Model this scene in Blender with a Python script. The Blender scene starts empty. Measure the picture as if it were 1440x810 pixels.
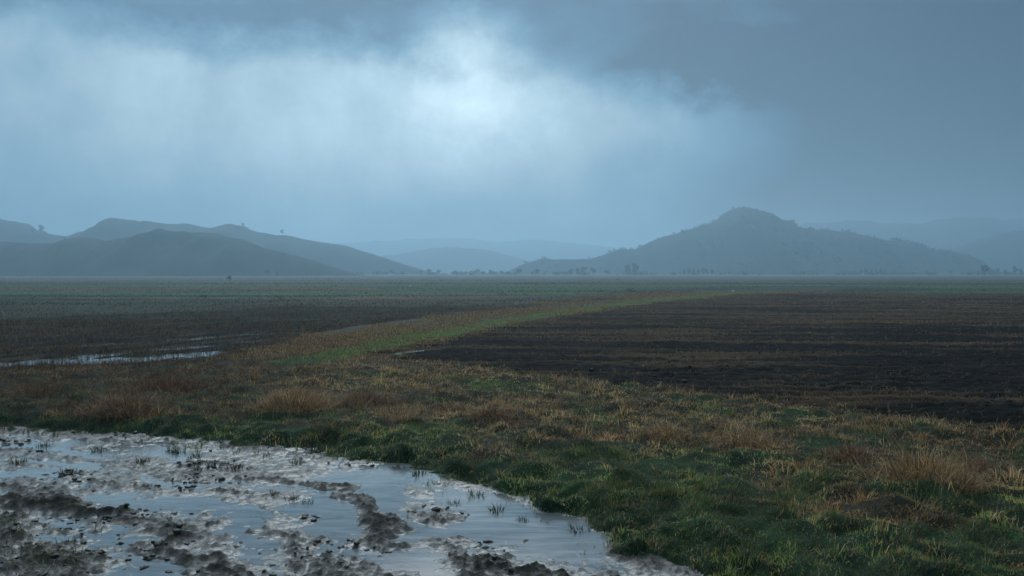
import bpy, math, random
import numpy as np

random.seed(7)
rng = np.random.default_rng(11)
scn = bpy.context.scene
COL = scn.collection
R = math.radians

# ------------------------------------------------------------------ camera
CAM_H, FPX, HORIZ = 2.2, 1247.0, 382.0        # eye height (m); focal length and horizon row of the 1440 px photograph
PITCH = math.atan((405 - HORIZ) / FPX)
cd = bpy.data.cameras.new('camera')
cam = bpy.data.objects.new('camera', cd)
COL.objects.link(cam)
cam.location = (0, 0, CAM_H)
cam.rotation_euler = (math.pi / 2 - PITCH, 0, 0)
cd.sensor_width = 36
cd.lens = FPX / 1440 * 36
cd.clip_start, cd.clip_end = 0.1, 20000
scn.camera = cam


def ray(px, py):
    """survey direction of a place seen in the photograph"""
    dx, dv = (px - 720) / FPX, (405 - py) / FPX
    c, s = math.cos(PITCH), math.sin(PITCH)
    return dx, c + dv * s, dv * c - s


def gp(px, py, z=0.0):
    dx, dy, dz = ray(px, py)
    t = (z - CAM_H) / dz
    return dx * t, dy * t


def wp(px, py, dist):
    dx, dy, dz = ray(px, py)
    return dx * dist / dy, dist, CAM_H + dz * dist / dy


# ------------------------------------------------------------------ noise
_perm = rng.permutation(512).astype(np.int32)
_perm = np.concatenate([_perm, _perm, _perm])
_ga = rng.random(512).astype(np.float32) * 2 * np.pi
_gx, _gy = np.cos(_ga), np.sin(_ga)


def perlin(x, y, seed=0):
    x = np.asarray(x, np.float32) + seed * 17.31
    y = np.asarray(y, np.float32) + seed * 9.77
    xi, yi = np.floor(x).astype(np.int32), np.floor(y).astype(np.int32)
    xf, yf = x - xi, y - yi
    u, v = xf * xf * xf * (xf * (xf * 6 - 15) + 10), yf * yf * yf * (yf * (yf * 6 - 15) + 10)
    xi &= 511
    yi &= 511
    x1, y1 = (xi + 1) & 511, (yi + 1) & 511

    def g(a, b, fx, fy):
        h = _perm[_perm[a] + b]
        return _gx[h] * fx + _gy[h] * fy
    n00, n10 = g(xi, yi, xf, yf), g(x1, yi, xf - 1, yf)
    n01, n11 = g(xi, y1, xf, yf - 1), g(x1, y1, xf - 1, yf - 1)
    a = n00 + u * (n10 - n00)
    b = n01 + u * (n11 - n01)
    return (a + v * (b - a)) * 1.5


def fbm(x, y, scale, oct=3, seed=0, gain=.5):
    s, a, f = 0, 1.0, scale
    tot = 0
    for k in range(oct):
        s = s + a * perlin(np.asarray(x) * f, np.asarray(y) * f, seed + k * 5)
        tot += a
        a *= gain
        f *= 2.03
    return s / tot


def sstep(a, b, x):
    t = np.clip((x - a) / (b - a), 0, 1)
    return t * t * (3 - 2 * t)


def seg_dist(x, y, pts, closed=False):
    d = np.full(np.shape(x), 1e9, np.float32)
    n = len(pts)
    for i in range(n if closed else n - 1):
        ax, ay = pts[i]
        bx, by = pts[(i + 1) % n]
        ex, ey = bx - ax, by - ay
        L = ex * ex + ey * ey
        t = np.clip(((x - ax) * ex + (y - ay) * ey) / L, 0, 1)
        d = np.minimum(d, (x - ax - t * ex) ** 2 + (y - ay - t * ey) ** 2)
    return np.sqrt(d)


def inside(x, y, pts):
    r = np.zeros(np.shape(x), bool)
    n = len(pts)
    for i in range(n):
        ax, ay = pts[i]
        bx, by = pts[(i + 1) % n]
        if ay == by:
            continue
        c = ((ay > y) != (by > y)) & (x < (bx - ax) * (y - ay) / (by - ay) + ax)
        r ^= c
    return r


def sdf(x, y, pts):
    d = seg_dist(x, y, pts, True)
    return np.where(inside(x, y, pts), -d, d)


# ------------------------------------------------------------------ plan of the place
mud_edge = [gp(*p) for p in [(0, 600), (100, 602), (200, 606), (330, 622), (430, 629), (520, 641), (600, 655), (660, 673),
                             (720, 698), (790, 712), (845, 735), (890, 766), (950, 785), (1010, 812)]]
MUD = [(-40, 22), (-16, 14.6)] + mud_edge + [(2.6, 5.3), (4.5, 2), (6, -30), (-40, -30)]
field_edge = [gp(*p) for p in [(500, 498), (560, 509), (640, 518), (720, 530), (850, 546), (1000, 563), (1150, 580), (1300, 602), (1440, 626)]]
PLOUGH = [gp(1250, 412), gp(1040, 413), gp(900, 427), gp(760, 447), gp(640, 471), gp(545, 489)] + field_edge + \
    [(9.2, 9.4), (14, 6), (40, -4), (160, 30), (160, 96), (60, 94)]
left_edge = [gp(*p) for p in [(0, 527), (200, 521), (300, 510), (350, 494), (420, 473), (520, 456), (640, 441), (800, 425), (900, 416)]]
STUB = [(-40, 9), (-22, 14.5)] + left_edge + [gp(700, 430), gp(400, 431), gp(0, 448), (-60, 58), (-75, 40)]
# flooded furrows of the left field: (line, half width, depth)
WET = [([(-26, 16.5), gp(0, 507), gp(200, 500), gp(290, 494)], 1.3, .12),
       ([(-22, 22.5), gp(0, 489), gp(180, 479), gp(330, 469), gp(400, 464)], .6, .155),
       ([gp(150, 494), gp(300, 482), gp(430, 469)], .55, .15),
       ([gp(240, 457), gp(430, 452)], .6, .15)]
ROWA = math.atan2(65, 27)                    # heading of the rows in the left field and of the green path

TUSS = [  # px, py, width (m), height (m), leaf colour kind, label
    (1046, 622, .95, .40, 0, 'round dome of straw grass alone by the ploughed field edge'),
    (1300, 682, 1.15, .44, 0, 'largest straw tussock of the verge, long blades fanned out at right'),
    (1195, 640, .75, .26, 1, 'low brown tussock between the straw dome and the largest straw tussock'),
    (1375, 660, .80, .30, 1, 'brown ragged tussock behind the largest straw tussock, near the picture edge'),
    (935, 612, .75, .22, 0, 'flattened straw tussock just left of the round straw dome'),
    (180, 582, 1.35, .42, 1, 'wide rusty tussock above the far mud edge at left'),
    (60, 556, 1.7, .30, 2, 'dark reddish tussock at the left end of the verge'),
    (232, 545, 2.3, .36, 2, 'broad dark reddish-brown clump in front of the flooded stubble'),
    (412, 582, 1.25, .42, 0, 'orange straw tussock in the middle of the left verge'),
    (515, 567, 1.2, .30, 1, 'long low brown tussock on the crest of the verge'),
    (560, 588, .8, .26, 0, 'small straw tussock above the green strip beside the mud'),
    (690, 592, .9, .22, 1, 'thin brown tussock with upright stalks near the middle of the verge'),
]


def terrain(x, y, detail=True):
    """height, region id and colours of the plain. 0 grass, 1 mud, 2 ploughed, 3 stubble"""
    x, y = np.asarray(x, np.float32), np.asarray(y, np.float32)
    near = 1 - sstep(90, 150, y)
    wob = .22 * perlin(x * 1.1, y * 1.1, 1) + .16 * perlin(x * 3.1, y * 3.1, 2) + .08 * perlin(x * 8, y * 8, 3)
    sm = sdf(x, y, MUD) + wob * 1.2
    sp = sdf(x, y, PLOUGH) + wob * (1 + .02 * y)
    ss = sdf(x, y, STUB) + wob * (1 + .02 * y)
    big = sstep(35, 70, y) * (5.0 * fbm(x, y, .06, 3, 180) + 2.2 * fbm(x, y, .35, 2, 182))
    sp = sp + big * .8
    ss = ss + big
    reg = np.zeros(x.shape, np.int8)
    reg[ss < 0] = 3
    reg[sp < 0] = 2
    reg[sm < 0] = 1
    # grass
    hump = fbm(x, y, .9, 3, 10)
    z = .035 + .07 * fbm(x, y, .35, 2, 4) + (.08 * hump + .12 * np.abs(perlin(x * 1.7, y * 1.7, 12)) + .045 * perlin(x * 3.9, y * 3.9, 13)) * near * (1 - .85 * sstep(17, 25, y)) - .05 * sstep(17, 25, y)
    z += .06 * np.exp(-((sm - 1.2) / .9) ** 2)
    z = z - .11 * (1 - sstep(0, .5, sm))
    zg = z
    # mud: ruts follow the edge of the track
    warp = .35 * perlin(x * .45, y * .45, 21) + .12 * perlin(x * 1.6, y * 1.6, 22)
    c = -sm + warp
    rut = np.zeros_like(x)
    for p, w, a in ((.95, .16, -.030), (1.35, .14, .022), (1.75, .18, -.03), (2.55, .22, -.026), (3.0, .22, .046), (3.42, .2, -.03),
                    (4.6, .25, -.02), (5.0, .2, .03)):
        rut += a * np.exp(-((c - p) / w) ** 2)
    al = x * .75 - y * .66
    st = fbm(c * 3.4, al * .7, 1.0, 3, 24)
    rid = np.clip(1 - 3.4 * np.abs(perlin(c * 1.15, al * .13, 140)), 0, 1) + .7 * np.clip(1 - 4 * np.abs(perlin(c * 2.1 + 7, al * .17, 141)), 0, 1)
    zm = -.0565 + .024 * rid * (.7 + .8 * perlin(al * .6, c * .5, 142)) + .015 * fbm(c * 4.6, al * .30, 1.0, 3, 29) + rut * (.65 + .7 * perlin(al * .5, c * .3, 26)) + .016 * st + .026 * fbm(x, y, .8, 3, 27)
    patch = sstep(.05, .5, fbm(x, y, .55, 2, 31) + .15)
    zm += patch * .03 * np.clip(fbm(x, y, 4.2, 3, 33, .6) - .12, 0, 1)
    zm += .026 * np.clip(fbm(x, y, 9, 2, 35, .6) - .18, 0, 1)
    near2 = 1 - sstep(13, 17, y)
    zm += near2 * (.026 * fbm(c * 7, al * .9, 1.0, 3, 38, .6) + .012 * fbm(x, y, 15, 2, 39))
    zm += near2 * patch * .03 * np.clip(fbm(x, y, 13, 2, 40) - .15, 0, 1)
    clump = np.exp(-(((x + 4.35) / 1.05) ** 2 + ((y - 7.1) / .95) ** 2))
    zm += clump * (.03 + .07 * fbm(x, y, 3.5, 3, 37))
    for cpx, cpy, cr_ in ((680, 694, .55), (735, 718, .6), (800, 738, .4), (570, 660, .6)):
        qx, qy = gp(cpx, cpy)
        zm -= .045 * np.exp(-((x - qx) ** 2 + (y - qy) ** 2) / cr_ ** 2)
    isl = sstep(.12, .30, fbm(c * 2.3, al * .75, 1.0, 4, 131, .62)) * near2
    zm += isl * .012
    hi = sstep(-.06, -.03, zm) * near2
    zm += hi * (.040 * fbm(x, y, 14, 3, 133, .85) - .002)
    zm += near2 * .045 * np.clip(fbm(x, y, 5.5, 4, 137, .75) - .24, 0, .6)
    zm += .012 * sstep(-.25, 0, sm)
    z = np.where(sm < 0, np.minimum(zm, zm), z)
    bl = sstep(-.05, .12, sm)
    z = np.where(np.abs(sm) < .2, zm * (1 - bl) + zg * bl, z)
    # ploughed land
    jit = .55 * fbm(x, y, .25, 2, 41) + .10 * perlin(x * 2.2, y * 2.2, 42)
    a2 = R(-4)
    q = (-x * math.sin(a2) + y * math.cos(a2)) + jit
    fur = np.cos(q * 2 * np.pi / .62)
    zp = -.03 + (.042 * fur + .05 * fbm(x, y, 3.2, 3, 43, .6) + .04 * fbm(x, y, .6, 2, 44)) * near
    zp += .03 * np.clip(fbm(x, y, 8, 2, 45) - .1, 0, 1) * near
    for cpx, cpy, cr_ in ((566, 492, .55), (592, 488, .5), (545, 495, .5)):
        qx, qy = gp(cpx, cpy)
        zp -= .085 * np.exp(-(((x - qx) / cr_) ** 2 + ((y - qy) / (cr_ * 1.6)) ** 2))
    e = sstep(-.5, 0, sp)
    z = np.where((sp < 0) & (sm > 0), zp * (1 - e) + zg * e, z)
    # stubble field
    q3 = (-x * math.sin(ROWA) + y * math.cos(ROWA)) + .35 * fbm(x, y, .2, 2, 51)
    zs = -.015 + (.022 * np.cos(q3 * 2 * np.pi / .45) + .03 * fbm(x, y, 3.0, 3, 53) + .02 * fbm(x, y, .5, 2, 54)) * near
    for ln, w, dep in WET:
        zs -= dep * np.exp(-((seg_dist(x, y, ln) + .5 * perlin(x * .7, y * .7, 57)) / w) ** 2) * (1 + (.45 if w > 1 else .35) * fbm(x, y, .8, 2, 58))
    e = sstep(-.6, 0, ss)
    z = np.where((ss < 0) & (sm > 0), zs * (1 - e) + zg * e, z)
    far = sstep(95, 160, y)
    z = z * (1 - far)
    return dict(z=z, zm=zm, reg=reg, sm=sm, sp=sp, ss=ss, q=q, q3=q3, fur=fur, clump=clump)


MUD_WATER, FIELD_WATER = -.056, -.088


# ------------------------------------------------------------------ mesh helpers
def mesh_np(name, verts, faces_list, mats, attrs=None, smooth=True, parent=None, matidx=None):
    """faces_list: list of (n,k) index arrays"""
    me = bpy.data.meshes.new(name)
    verts = np.ascontiguousarray(verts, np.float32)
    me.vertices.add(len(verts))
    me.vertices.foreach_set('co', verts.ravel())
    loops = np.concatenate([f.ravel() for f in faces_list]).astype(np.int32)
    sizes = np.concatenate([np.full(len(f), f.shape[1], np.int32) for f in faces_list])
    starts = np.concatenate([[0], np.cumsum(sizes)[:-1]]).astype(np.int32)
    me.loops.add(len(loops))
    me.loops.foreach_set('vertex_index', loops)
    me.polygons.add(len(sizes))
    me.polygons.foreach_set('loop_start', starts)
    me.polygons.foreach_set('use_smooth', np.full(len(sizes), smooth, bool))
    if matidx is not None:
        me.polygons.foreach_set('material_index', matidx.astype(np.int32))
    for k, v in (attrs or {}).items():
        v = np.asarray(v, np.float32)
        if v.ndim == 1:
            at = me.attributes.new(k, 'FLOAT', 'POINT')
            at.data.foreach_set('value', v)
        else:
            at = me.attributes.new(k, 'FLOAT_COLOR', 'POINT')
            at.data.foreach_set('color', np.concatenate([v, np.ones((len(v), 1), np.float32)], 1).ravel())
    me.update(calc_edges=True)
    for m in (mats if isinstance(mats, (list, tuple)) else [mats]):
        me.materials.append(m)
    ob = bpy.data.objects.new(name, me)
    COL.objects.link(ob)
    if parent:
        ob.parent = parent
    return ob


def sub_mesh(name, V, F, mat, attrs):
    used = np.unique(F)
    remap = np.full(len(V), -1, np.int64)
    remap[used] = np.arange(len(used))
    return mesh_np(name, V[used], [remap[F]], mat, {k: v[used] for k, v in attrs.items()})


def tag(o, label=None, cat=None, group=None, kind=None):
    for k, v in (('label', label), ('category', cat), ('group', group), ('kind', kind)):
        if v:
            o[k] = v
    return o


# ------------------------------------------------------------------ materials
def nodes_of(mat):
    mat.use_nodes = True
    nt = mat.node_tree
    return nt, nt.nodes, nt.links, nt.nodes['Principled BSDF']


def mathn(nt, op, a, b=None, clamp=False):
    n = nt.nodes.new('ShaderNodeMath')
    n.operation = op
    n.use_clamp = clamp
    for i, v in enumerate((a, b)):
        if v is None:
            continue
        if isinstance(v, (int, float)):
            n.inputs[i].default_value = v
        else:
            nt.links.new(v, n.inputs[i])
    return n.outputs[0]


def noise_n(nt, scale, detail=3, rough=.55, vec=None, dist=0):
    n = nt.nodes.new('ShaderNodeTexNoise')
    n.inputs['Scale'].default_value = scale
    n.inputs['Detail'].default_value = detail
    n.inputs['Roughness'].default_value = rough
    n.inputs['Distortion'].default_value = dist
    if vec is None:
        g = nt.nodes.new('ShaderNodeNewGeometry')
        vec = g.outputs['Position']
    nt.links.new(vec, n.inputs['Vector'])
    return n.outputs['Fac']


def mrange(nt, v, a, b, c, d):
    n = nt.nodes.new('ShaderNodeMapRange')
    nt.links.new(v, n.inputs['Value'])
    for i, q in zip(('From Min', 'From Max', 'To Min', 'To Max'), (a, b, c, d)):
        n.inputs[i].default_value = q
    return n.outputs['Result']


def attr_n(nt, name, out='Color'):
    n = nt.nodes.new('ShaderNodeAttribute')
    n.attribute_name = name
    return n.outputs[out]


def ground_mat(name, scales=((3, .5), (22, .45)), bump=.02, bscale=45, rough=(.55, .9), spec=.3):
    m = bpy.data.materials.new(name)
    nt, N, L, P = nodes_of(m)
    c = attr_n(nt, 'Col')
    for s, amt in scales:
        f = mrange(nt, noise_n(nt, s, 4), .25, .75, 1 - amt, 1 + amt)
        mx = N.new('ShaderNodeVectorMath')
        mx.operation = 'SCALE'
        L.new(c, mx.inputs[0])
        L.new(f, mx.inputs['Scale'])
        c = mx.outputs[0]
    L.new(c, P.inputs['Base Color'])
    rn = mrange(nt, noise_n(nt, 7, 3), .3, .7, rough[0], rough[1])
    L.new(rn, P.inputs['Roughness'])
    P.inputs['Specular IOR Level'].default_value = spec
    b = N.new('ShaderNodeBump')
    b.inputs['Distance'].default_value = bump
    L.new(noise_n(nt, bscale, 4, .65), b.inputs['Height'])
    L.new(b.outputs[0], P.inputs['Normal'])
    return m


M = {}
M['grass_soil'] = ground_mat('grass_soil', bump=.03, rough=(.75, .95), spec=.1)
M['plough_soil'] = ground_mat('plough_soil', scales=((1.3, .35), (14, .5)), bump=.03, bscale=30, rough=(.8, .98), spec=.04)
M['stubble_soil'] = ground_mat('stubble_soil', scales=((1.3, .35), (14, .5)), bump=.03, bscale=30, rough=(.8, .98), spec=.04)


def mud_mat():
    m = bpy.data.materials.new('wet_mud')
    nt, N, L, P = nodes_of(m)
    w = attr_n(nt, 'wet', 'Fac')
    n1 = noise_n(nt, 9, 4)
    n2 = noise_n(nt, 2.2, 3)
    wet = mathn(nt, 'ADD', w, mrange(nt, noise_n(nt, 28, 4, .7), .3, .7, -.24, .24))
    wet = mathn(nt, 'ADD', wet, mrange(nt, n2, .3, .7, -.15, .15), True)
    cr = N.new('ShaderNodeValToRGB')
    cr.color_ramp.elements[0].color = (.042, .034, .026, 1)
    cr.color_ramp.elements[1].color = (.085, .078, .068, 1)
    L.new(wet, cr.inputs[0])
    L.new(cr.outputs[0], P.inputs['Base Color'])
    L.new(mrange(nt, wet, 0, 1, .75, .24), P.inputs['Roughness'])
    L.new(mrange(nt, wet, .1, .9, .05, .30), P.inputs['Specular IOR Level'])
    b = N.new('ShaderNodeBump')
    b.inputs['Distance'].default_value = .03
    L.new(mrange(nt, wet, .2, 1, .9, .12), b.inputs['Strength'])
    L.new(noise_n(nt, 75, 5, .75), b.inputs['Height'])
    L.new(b.outputs[0], P.inputs['Normal'])
    return m


def water_mat(name, base, rip=.0007):
    m = bpy.data.materials.new(name)
    nt, N, L, P = nodes_of(m)
    g = N.new('ShaderNodeNewGeometry')
    mp = N.new('ShaderNodeMapping')
    mp.inputs['Rotation'].default_value = (0, 0, R(41))
    mp.inputs['Scale'].default_value = (.55, 2.6, 1)
    L.new(g.outputs['Position'], mp.inputs[0])
    st = noise_n(nt, 2.2, 6, .65, mp.outputs[0], .6)
    sc = N.new('ShaderNodeVectorMath')
    sc.operation = 'SCALE'
    sc.inputs[0].default_value = base
    L.new(mrange(nt, st, .32, .68, .62, 1.3), sc.inputs['Scale'])
    L.new(sc.outputs[0], P.inputs['Base Color'])
    L.new(mrange(nt, st, .35, .68, .02, .16), P.inputs['Roughness'])
    P.inputs['IOR'].default_value = 1.74
    b = N.new('ShaderNodeBump')
    b.inputs['Distance'].default_value = rip
    b.inputs['Strength'].default_value = .7
    L.new(noise_n(nt, 22, 3, .6), b.inputs['Height'])
    L.new(b.outputs[0], P.inputs['Normal'])
    return m


M['mud'] = mud_mat()
M['puddle'] = water_mat('puddle_water', (.18, .188, .192))
M['flood'] = water_mat('flood_water', (.05, .048, .042))


def blade_mat(name, rough=.55, spec=.3, trans=.4):
    m = bpy.data.materials.new(name)
    nt, N, L, P = nodes_of(m)
    c = attr_n(nt, 'Col')
    f = mrange(nt, noise_n(nt, 40, 2), .3, .7, .85, 1.4)
    mx = N.new('ShaderNodeVectorMath')
    mx.operation = 'SCALE'
    L.new(c, mx.inputs[0])
    L.new(f, mx.inputs['Scale'])
    L.new(mx.outputs[0], P.inputs['Base Color'])
    P.inputs['Roughness'].default_value = rough
    P.inputs['Specular IOR Level'].default_value = spec
    if trans:
        t = N.new('ShaderNodeBsdfTranslucent')
        L.new(mx.outputs[0], t.inputs['Color'])
        ms = N.new('ShaderNodeMixShader')
        ms.inputs[0].default_value = trans
        L.new(P.outputs[0], ms.inputs[1])
        L.new(t.outputs[0], ms.inputs[2])
        L.new(ms.outputs[0], N['Material Output'].inputs['Surface'])
    return m


M['blade'] = blade_mat('grass_blade')
M['leaf'] = blade_mat('tree_leaf', .7, .2, .2)


def solid_mat(name, col, rough=.8, var=.35, scale=6):
    m = bpy.data.materials.new(name)
    nt, N, L, P = nodes_of(m)
    f = mrange(nt, noise_n(nt, scale, 4), .25, .75, 1 - var, 1 + var)
    mx = N.new('ShaderNodeVectorMath')
    mx.operation = 'SCALE'
    mx.inputs[0].default_value = col
    L.new(f, mx.inputs['Scale'])
    L.new(mx.outputs[0], P.inputs['Base Color'])
    P.inputs['Roughness'].default_value = rough
    P.inputs['Specular IOR Level'].default_value = .2
    return m


M['bark'] = solid_mat('bark', (.05, .04, .032))
M['clod'] = solid_mat('clod_soil', (.014, .012, .0105), .75, .5, 20)
M['wetclod'] = solid_mat('wet_clod_soil', (.032, .027, .02), .5, .5, 20)
M['stone'] = solid_mat('pale_stone', (.55, .54, .5), .7, .2)


def hill_mat(name, c1, c2, scale):
    m = bpy.data.materials.new(name)
    nt, N, L, P = nodes_of(m)
    cr = N.new('ShaderNodeValToRGB')
    cr.color_ramp.elements[0].color = (*c1, 1)
    cr.color_ramp.elements[1].color = (*c2, 1)
    cr.color_ramp.elements[0].position, cr.color_ramp.elements[1].position = .35, .65
    L.new(noise_n(nt, scale, 6, .62), cr.inputs[0])
    L.new(cr.outputs[0], P.inputs['Base Color'])
    P.inputs['Roughness'].default_value = .95
    P.inputs['Specular IOR Level'].default_value = .1
    return m


M['hill_grass'] = hill_mat('hill_grass', (.014, .022, .014), (.040, .038, .026), .03)
M['hill_wood'] = hill_mat('hill_wood', (.011, .018, .013), (.026, .030, .020), .05)

# ------------------------------------------------------------------ ground sheet
def fan(y0, y1, ratio, ncol):
    nr = int(math.log(y1 / y0) / math.log(ratio)) + 1
    ys = y0 * (y1 / y0) ** (np.arange(nr + 1) / nr)
    c = np.linspace(-1, 1, ncol)
    Y = np.repeat(ys[:, None], ncol, 1)
    X = c[None, :] * (.85 * Y + 2.8)
    idx = np.arange((nr + 1) * ncol).reshape(nr + 1, ncol)
    F = np.stack([idx[:-1, :-1], idx[:-1, 1:], idx[1:, 1:], idx[1:, :-1]], -1).reshape(-1, 4)
    return X.ravel().astype(np.float32), Y.ravel().astype(np.float32), F


GREEN, DGREEN = np.array([.030, .070, .024]), np.array([.016, .034, .016])
STRAW, BROWN, DARK = np.array([.115, .080, .045]), np.array([.070, .050, .034]), np.array([.014, .013, .012])


def lerp(a, b, t):
    return a + (b - a) * np.asarray(t)[..., None]


PATH_GREEN = [gp(*p) for p in [(430, 508), (490, 494.5), (560, 480), (640, 465), (760, 443.5), (900, 424), (1040, 411), (1150, 405)]]


def verge_straw(x, y, sm):
    """0 = green, 1 = dry; how dry the grass of the verge is"""
    n = fbm(x, y, .55, 4, 60, .62) * 1.9
    bias = -.20 - .20 * sstep(-4, 3, x) + .75 * sstep(.5, 2.6, sm) - .30 * sstep(-2, 5, x) * (1 - sstep(9.5, 12.5, y)) - .45 * (1 - sstep(.1, .9, sm))
    bias += .12 * sstep(-3, -7, x)
    dp = seg_dist(x, y, PATH_GREEN)
    bias = bias - 1.1 * (1 - sstep(.5, 1.1, dp))
    return sstep(-.28, .55, n + bias)




def ground_colours(x, y, T):
    sm, reg = T['sm'], T['reg']
    s = verge_straw(x, y, sm)
    base = lerp(lerp(DGREEN, GREEN * .8, sstep(-.3, .4, fbm(x, y, 1.2, 2, 62))), np.array([.040, .032, .020]), s * .8)
    # bands of farmland beyond 50 m
    sk = y * (1 + .05 * perlin(x * .008, y * .004, 71)) + .06 * x
    cols = [(50, GREEN * .9), (56, BROWN), (58.5, GREEN * 1.3), (60, DGREEN * 1.2), (80, DGREEN), (84, BROWN * .8), (97, GREEN * 1.35), (120, GREEN * .9), (124, BROWN * .7),
            (128, BROWN * 1.35), (150, GREEN * 1.2), (176, DARK * 1.3), (182, BROWN * 1.5), (215, DGREEN * 1.3), (240, BROWN * 1.5), (300, GREEN), (330, BROWN * 1.4),
            (430, DGREEN * 1.6), (470, BROWN * 1.5), (9000, BROWN * 1.3)]
    far = np.zeros(x.shape + (3,))
    # parcels: each band is cut into blocks of different crops
    blk = np.floor(x / 140 + .5 * perlin(y * .01, x * .0001, 75) + 100)
    lo = 0
    cur = np.zeros(x.shape + (3,))
    for i, (b, c) in enumerate(cols):
        m = (sk >= lo) & (sk < b)
        h = np.sin(blk * 12.9898 + i * 78.233) * 43758.5453
        h = h - np.floor(h)
        alt = [GREEN * 1.3, BROWN * 1.25, DGREEN * 1.2][i % 3]
        cc = np.where((h > .68)[..., None], alt, c)
        cur = np.where(m[..., None], cc, cur)
        lo = b
    for ln_ in (57, 66, 74, 90, 98, 108, 125, 141, 152, 178, 205, 240, 290, 360):
        q_ = np.exp(-((sk - ln_ - 2.5 * fbm(x, y, .03, 2, 190 + ln_)) / (.011 * ln_)) ** 2) * np.clip(.5 + 1.2 * perlin(x * .02, ln_ * .37, 191), 0, 1)
        cur = lerp(cur, STRAW * 1.3 if ln_ % 3 else GREEN * 2.2, q_ * .8)
    sn = sstep(-.1, .5, fbm(x * .02, sk * .35, 1.0, 3, 78))
    cur = lerp(cur, np.where((perlin(x * .01, sk * .05, 79) > 0)[..., None], GREEN * 1.1, BROWN * .9), sn * .55)
    cur = lerp(cur, np.array([.075, .062, .050]), .72 * sstep(110, 330, y)) * (1 + .25 * sstep(90, 260, y))[..., None]  # far fields turn tan, and are paled with distance to imitate thicker haze
    cur = cur * (1 + .8 * fbm(x * .012, sk * .22, 1.0, 3, 80) + .35 * fbm(x * .15, sk * .8, 1.0, 3, 86))[..., None]
    f = sstep(60, 85, y + .25 * np.abs(x))
    f = f * sstep(3, 9, seg_dist(x, y, PATH_GREEN) - .075 * y)
    base = lerp(base, cur, f)
    # green footpath with a dry strip on its left side
    dp = seg_dist(x, y, PATH_GREEN)
    pw = .55 + .010 * y + (.5 + .006 * y) * fbm(x, y, .3, 3, 77)
    onp = (1 - sstep(pw * .7, pw * 1.2, dp)) * (1 - sstep(85, 110, y))
    strip = np.clip(.65 + .9 * fbm(x, y, .3, 3, 174), 0, 1) * (1 - sstep(1.6, 3.6, dp - .075 * y)) * sstep(20, 26, y) * (1 - sstep(85, 110, y))
    base = lerp(base, STRAW * .75, strip * .85)
    base = lerp(base, np.array([.07, .125, .035]), onp * np.clip(.6 + .9 * fbm(x, y, .5, 2, 173), .1, .95))
    # ploughed earth with lines of old stalks
    st = sstep(.0, .5, fbm(x * .09, T['q'] * .75, 1.0, 3, 81) * 1.25 + .16 * T['fur'] + .30 * (sstep(16, 45, y) - .45))
    pl = lerp(np.array([.0120, .0095, .0075]), np.array([.110, .070, .039]), st * .75)
    pl = lerp(pl, base, .8 * sstep(-14, 0, T['sp']) * sstep(50, 75, y) * np.clip(.6 + fbm(x * .05, y * .3, 1.0, 2, 184), 0, 1))
    base = np.where((reg == 2)[..., None], pl, base)
    st = sstep(-.15, .6, fbm(x * .3, y * .3, 1.0, 2, 83) * .8 + .25 * np.cos(T['q3'] * 2 * np.pi / .9))
    sb = lerp(np.array([.013, .012, .0105]), np.array([.066, .050, .031]), st)
    sb = lerp(sb, np.array([.030, .040, .020]), .6 * sstep(0, .5, fbm(x * .12, T['q3'] * .5, 1.0, 3, 85)))
    sb = lerp(sb, base, .85 * sstep(-14, 0, T['ss']) * sstep(36, 52, y) * np.clip(.6 + fbm(x * .05, y * .3, 1.0, 2, 185), 0, 1))
    base = np.where((reg == 3)[..., None], sb, base)
    return base


GX, GY, GF = fan(3.2, 160, 1.0031, 880)
GT = terrain(GX, GY)
GV = np.stack([GX, GY, GT['z']], 1)
gcol = ground_colours(GX, GY, GT)
hw = GT['z'] - MUD_WATER
wet = np.clip(1 - (hw - .006) / .055, 0, 1)
fc = GT['reg'][GF]
freg = np.sort(fc, 1)[:, 1]
for rid, nm, mk in ((1, 'mud_track', 'mud'), (2, 'ploughed_field', 'plough_soil'), (3, 'stubble_field', 'stubble_soil')):
    o = sub_mesh(nm, GV, GF[freg == rid], M[mk], {'Col': gcol, 'wet': wet})
    tag(o, kind='structure')
# grass land, the far plain and the coarse land round the camera are one sheet
F0 = GF[freg == 0]
FX, FY, FF = fan(160, 4700, 1.013, 221)
FT = terrain(FX, FY)
fcol = ground_colours(FX, FY, FT)
FVv = np.stack([FX, FY, np.zeros_like(FX)], 1)
w0, w1 = .85 * 3.2 + 2.8, .85 * 160 + 2.8
wf = .85 * 4700 + 2.8
BV = np.array([(-w0, 3.2, -.1), (w0, 3.2, -.1), (-w1, 160, -.03), (w1, 160, -.03), (-wf, 4700, -.03), (wf, 4700, -.03),
               (-wf, -250, -.1), (wf, -250, -.1), (-w0, -250, -.1), (w0, -250, -.1)], np.float32)
n1, n2 = len(GV), len(GV) + len(FVv)
BF = np.array([(8, 9, 1, 0), (6, 8, 0, 2), (9, 7, 3, 1), (6, 2, 4, 4), (7, 5, 3, 3)])
V = np.concatenate([GV, FVv, BV])
Cc = np.concatenate([gcol, fcol, np.tile(DGREEN, (len(BV), 1))])
quads = np.concatenate([F0, FF + n1, BF[:3] + n2])
tris = BF[3:, :3] + n2
used = np.unique(np.concatenate([quads.ravel(), tris.ravel()]))
rm = np.full(len(V), -1, np.int64)
rm[used] = np.arange(len(used))
tag(mesh_np('ground', V[used], [rm[quads], rm[tris]], M['grass_soil'], {'Col': Cc[used]}), kind='structure')


# ------------------------------------------------------------------ standing water
def flat_poly(name, pts, z, mat):
    v = np.array([(p[0], p[1], z) for p in pts], np.float32)
    o = mesh_np(name, v, [np.arange(len(v))[None, :]], mat, smooth=False)
    return tag(o, kind='structure')


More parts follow.
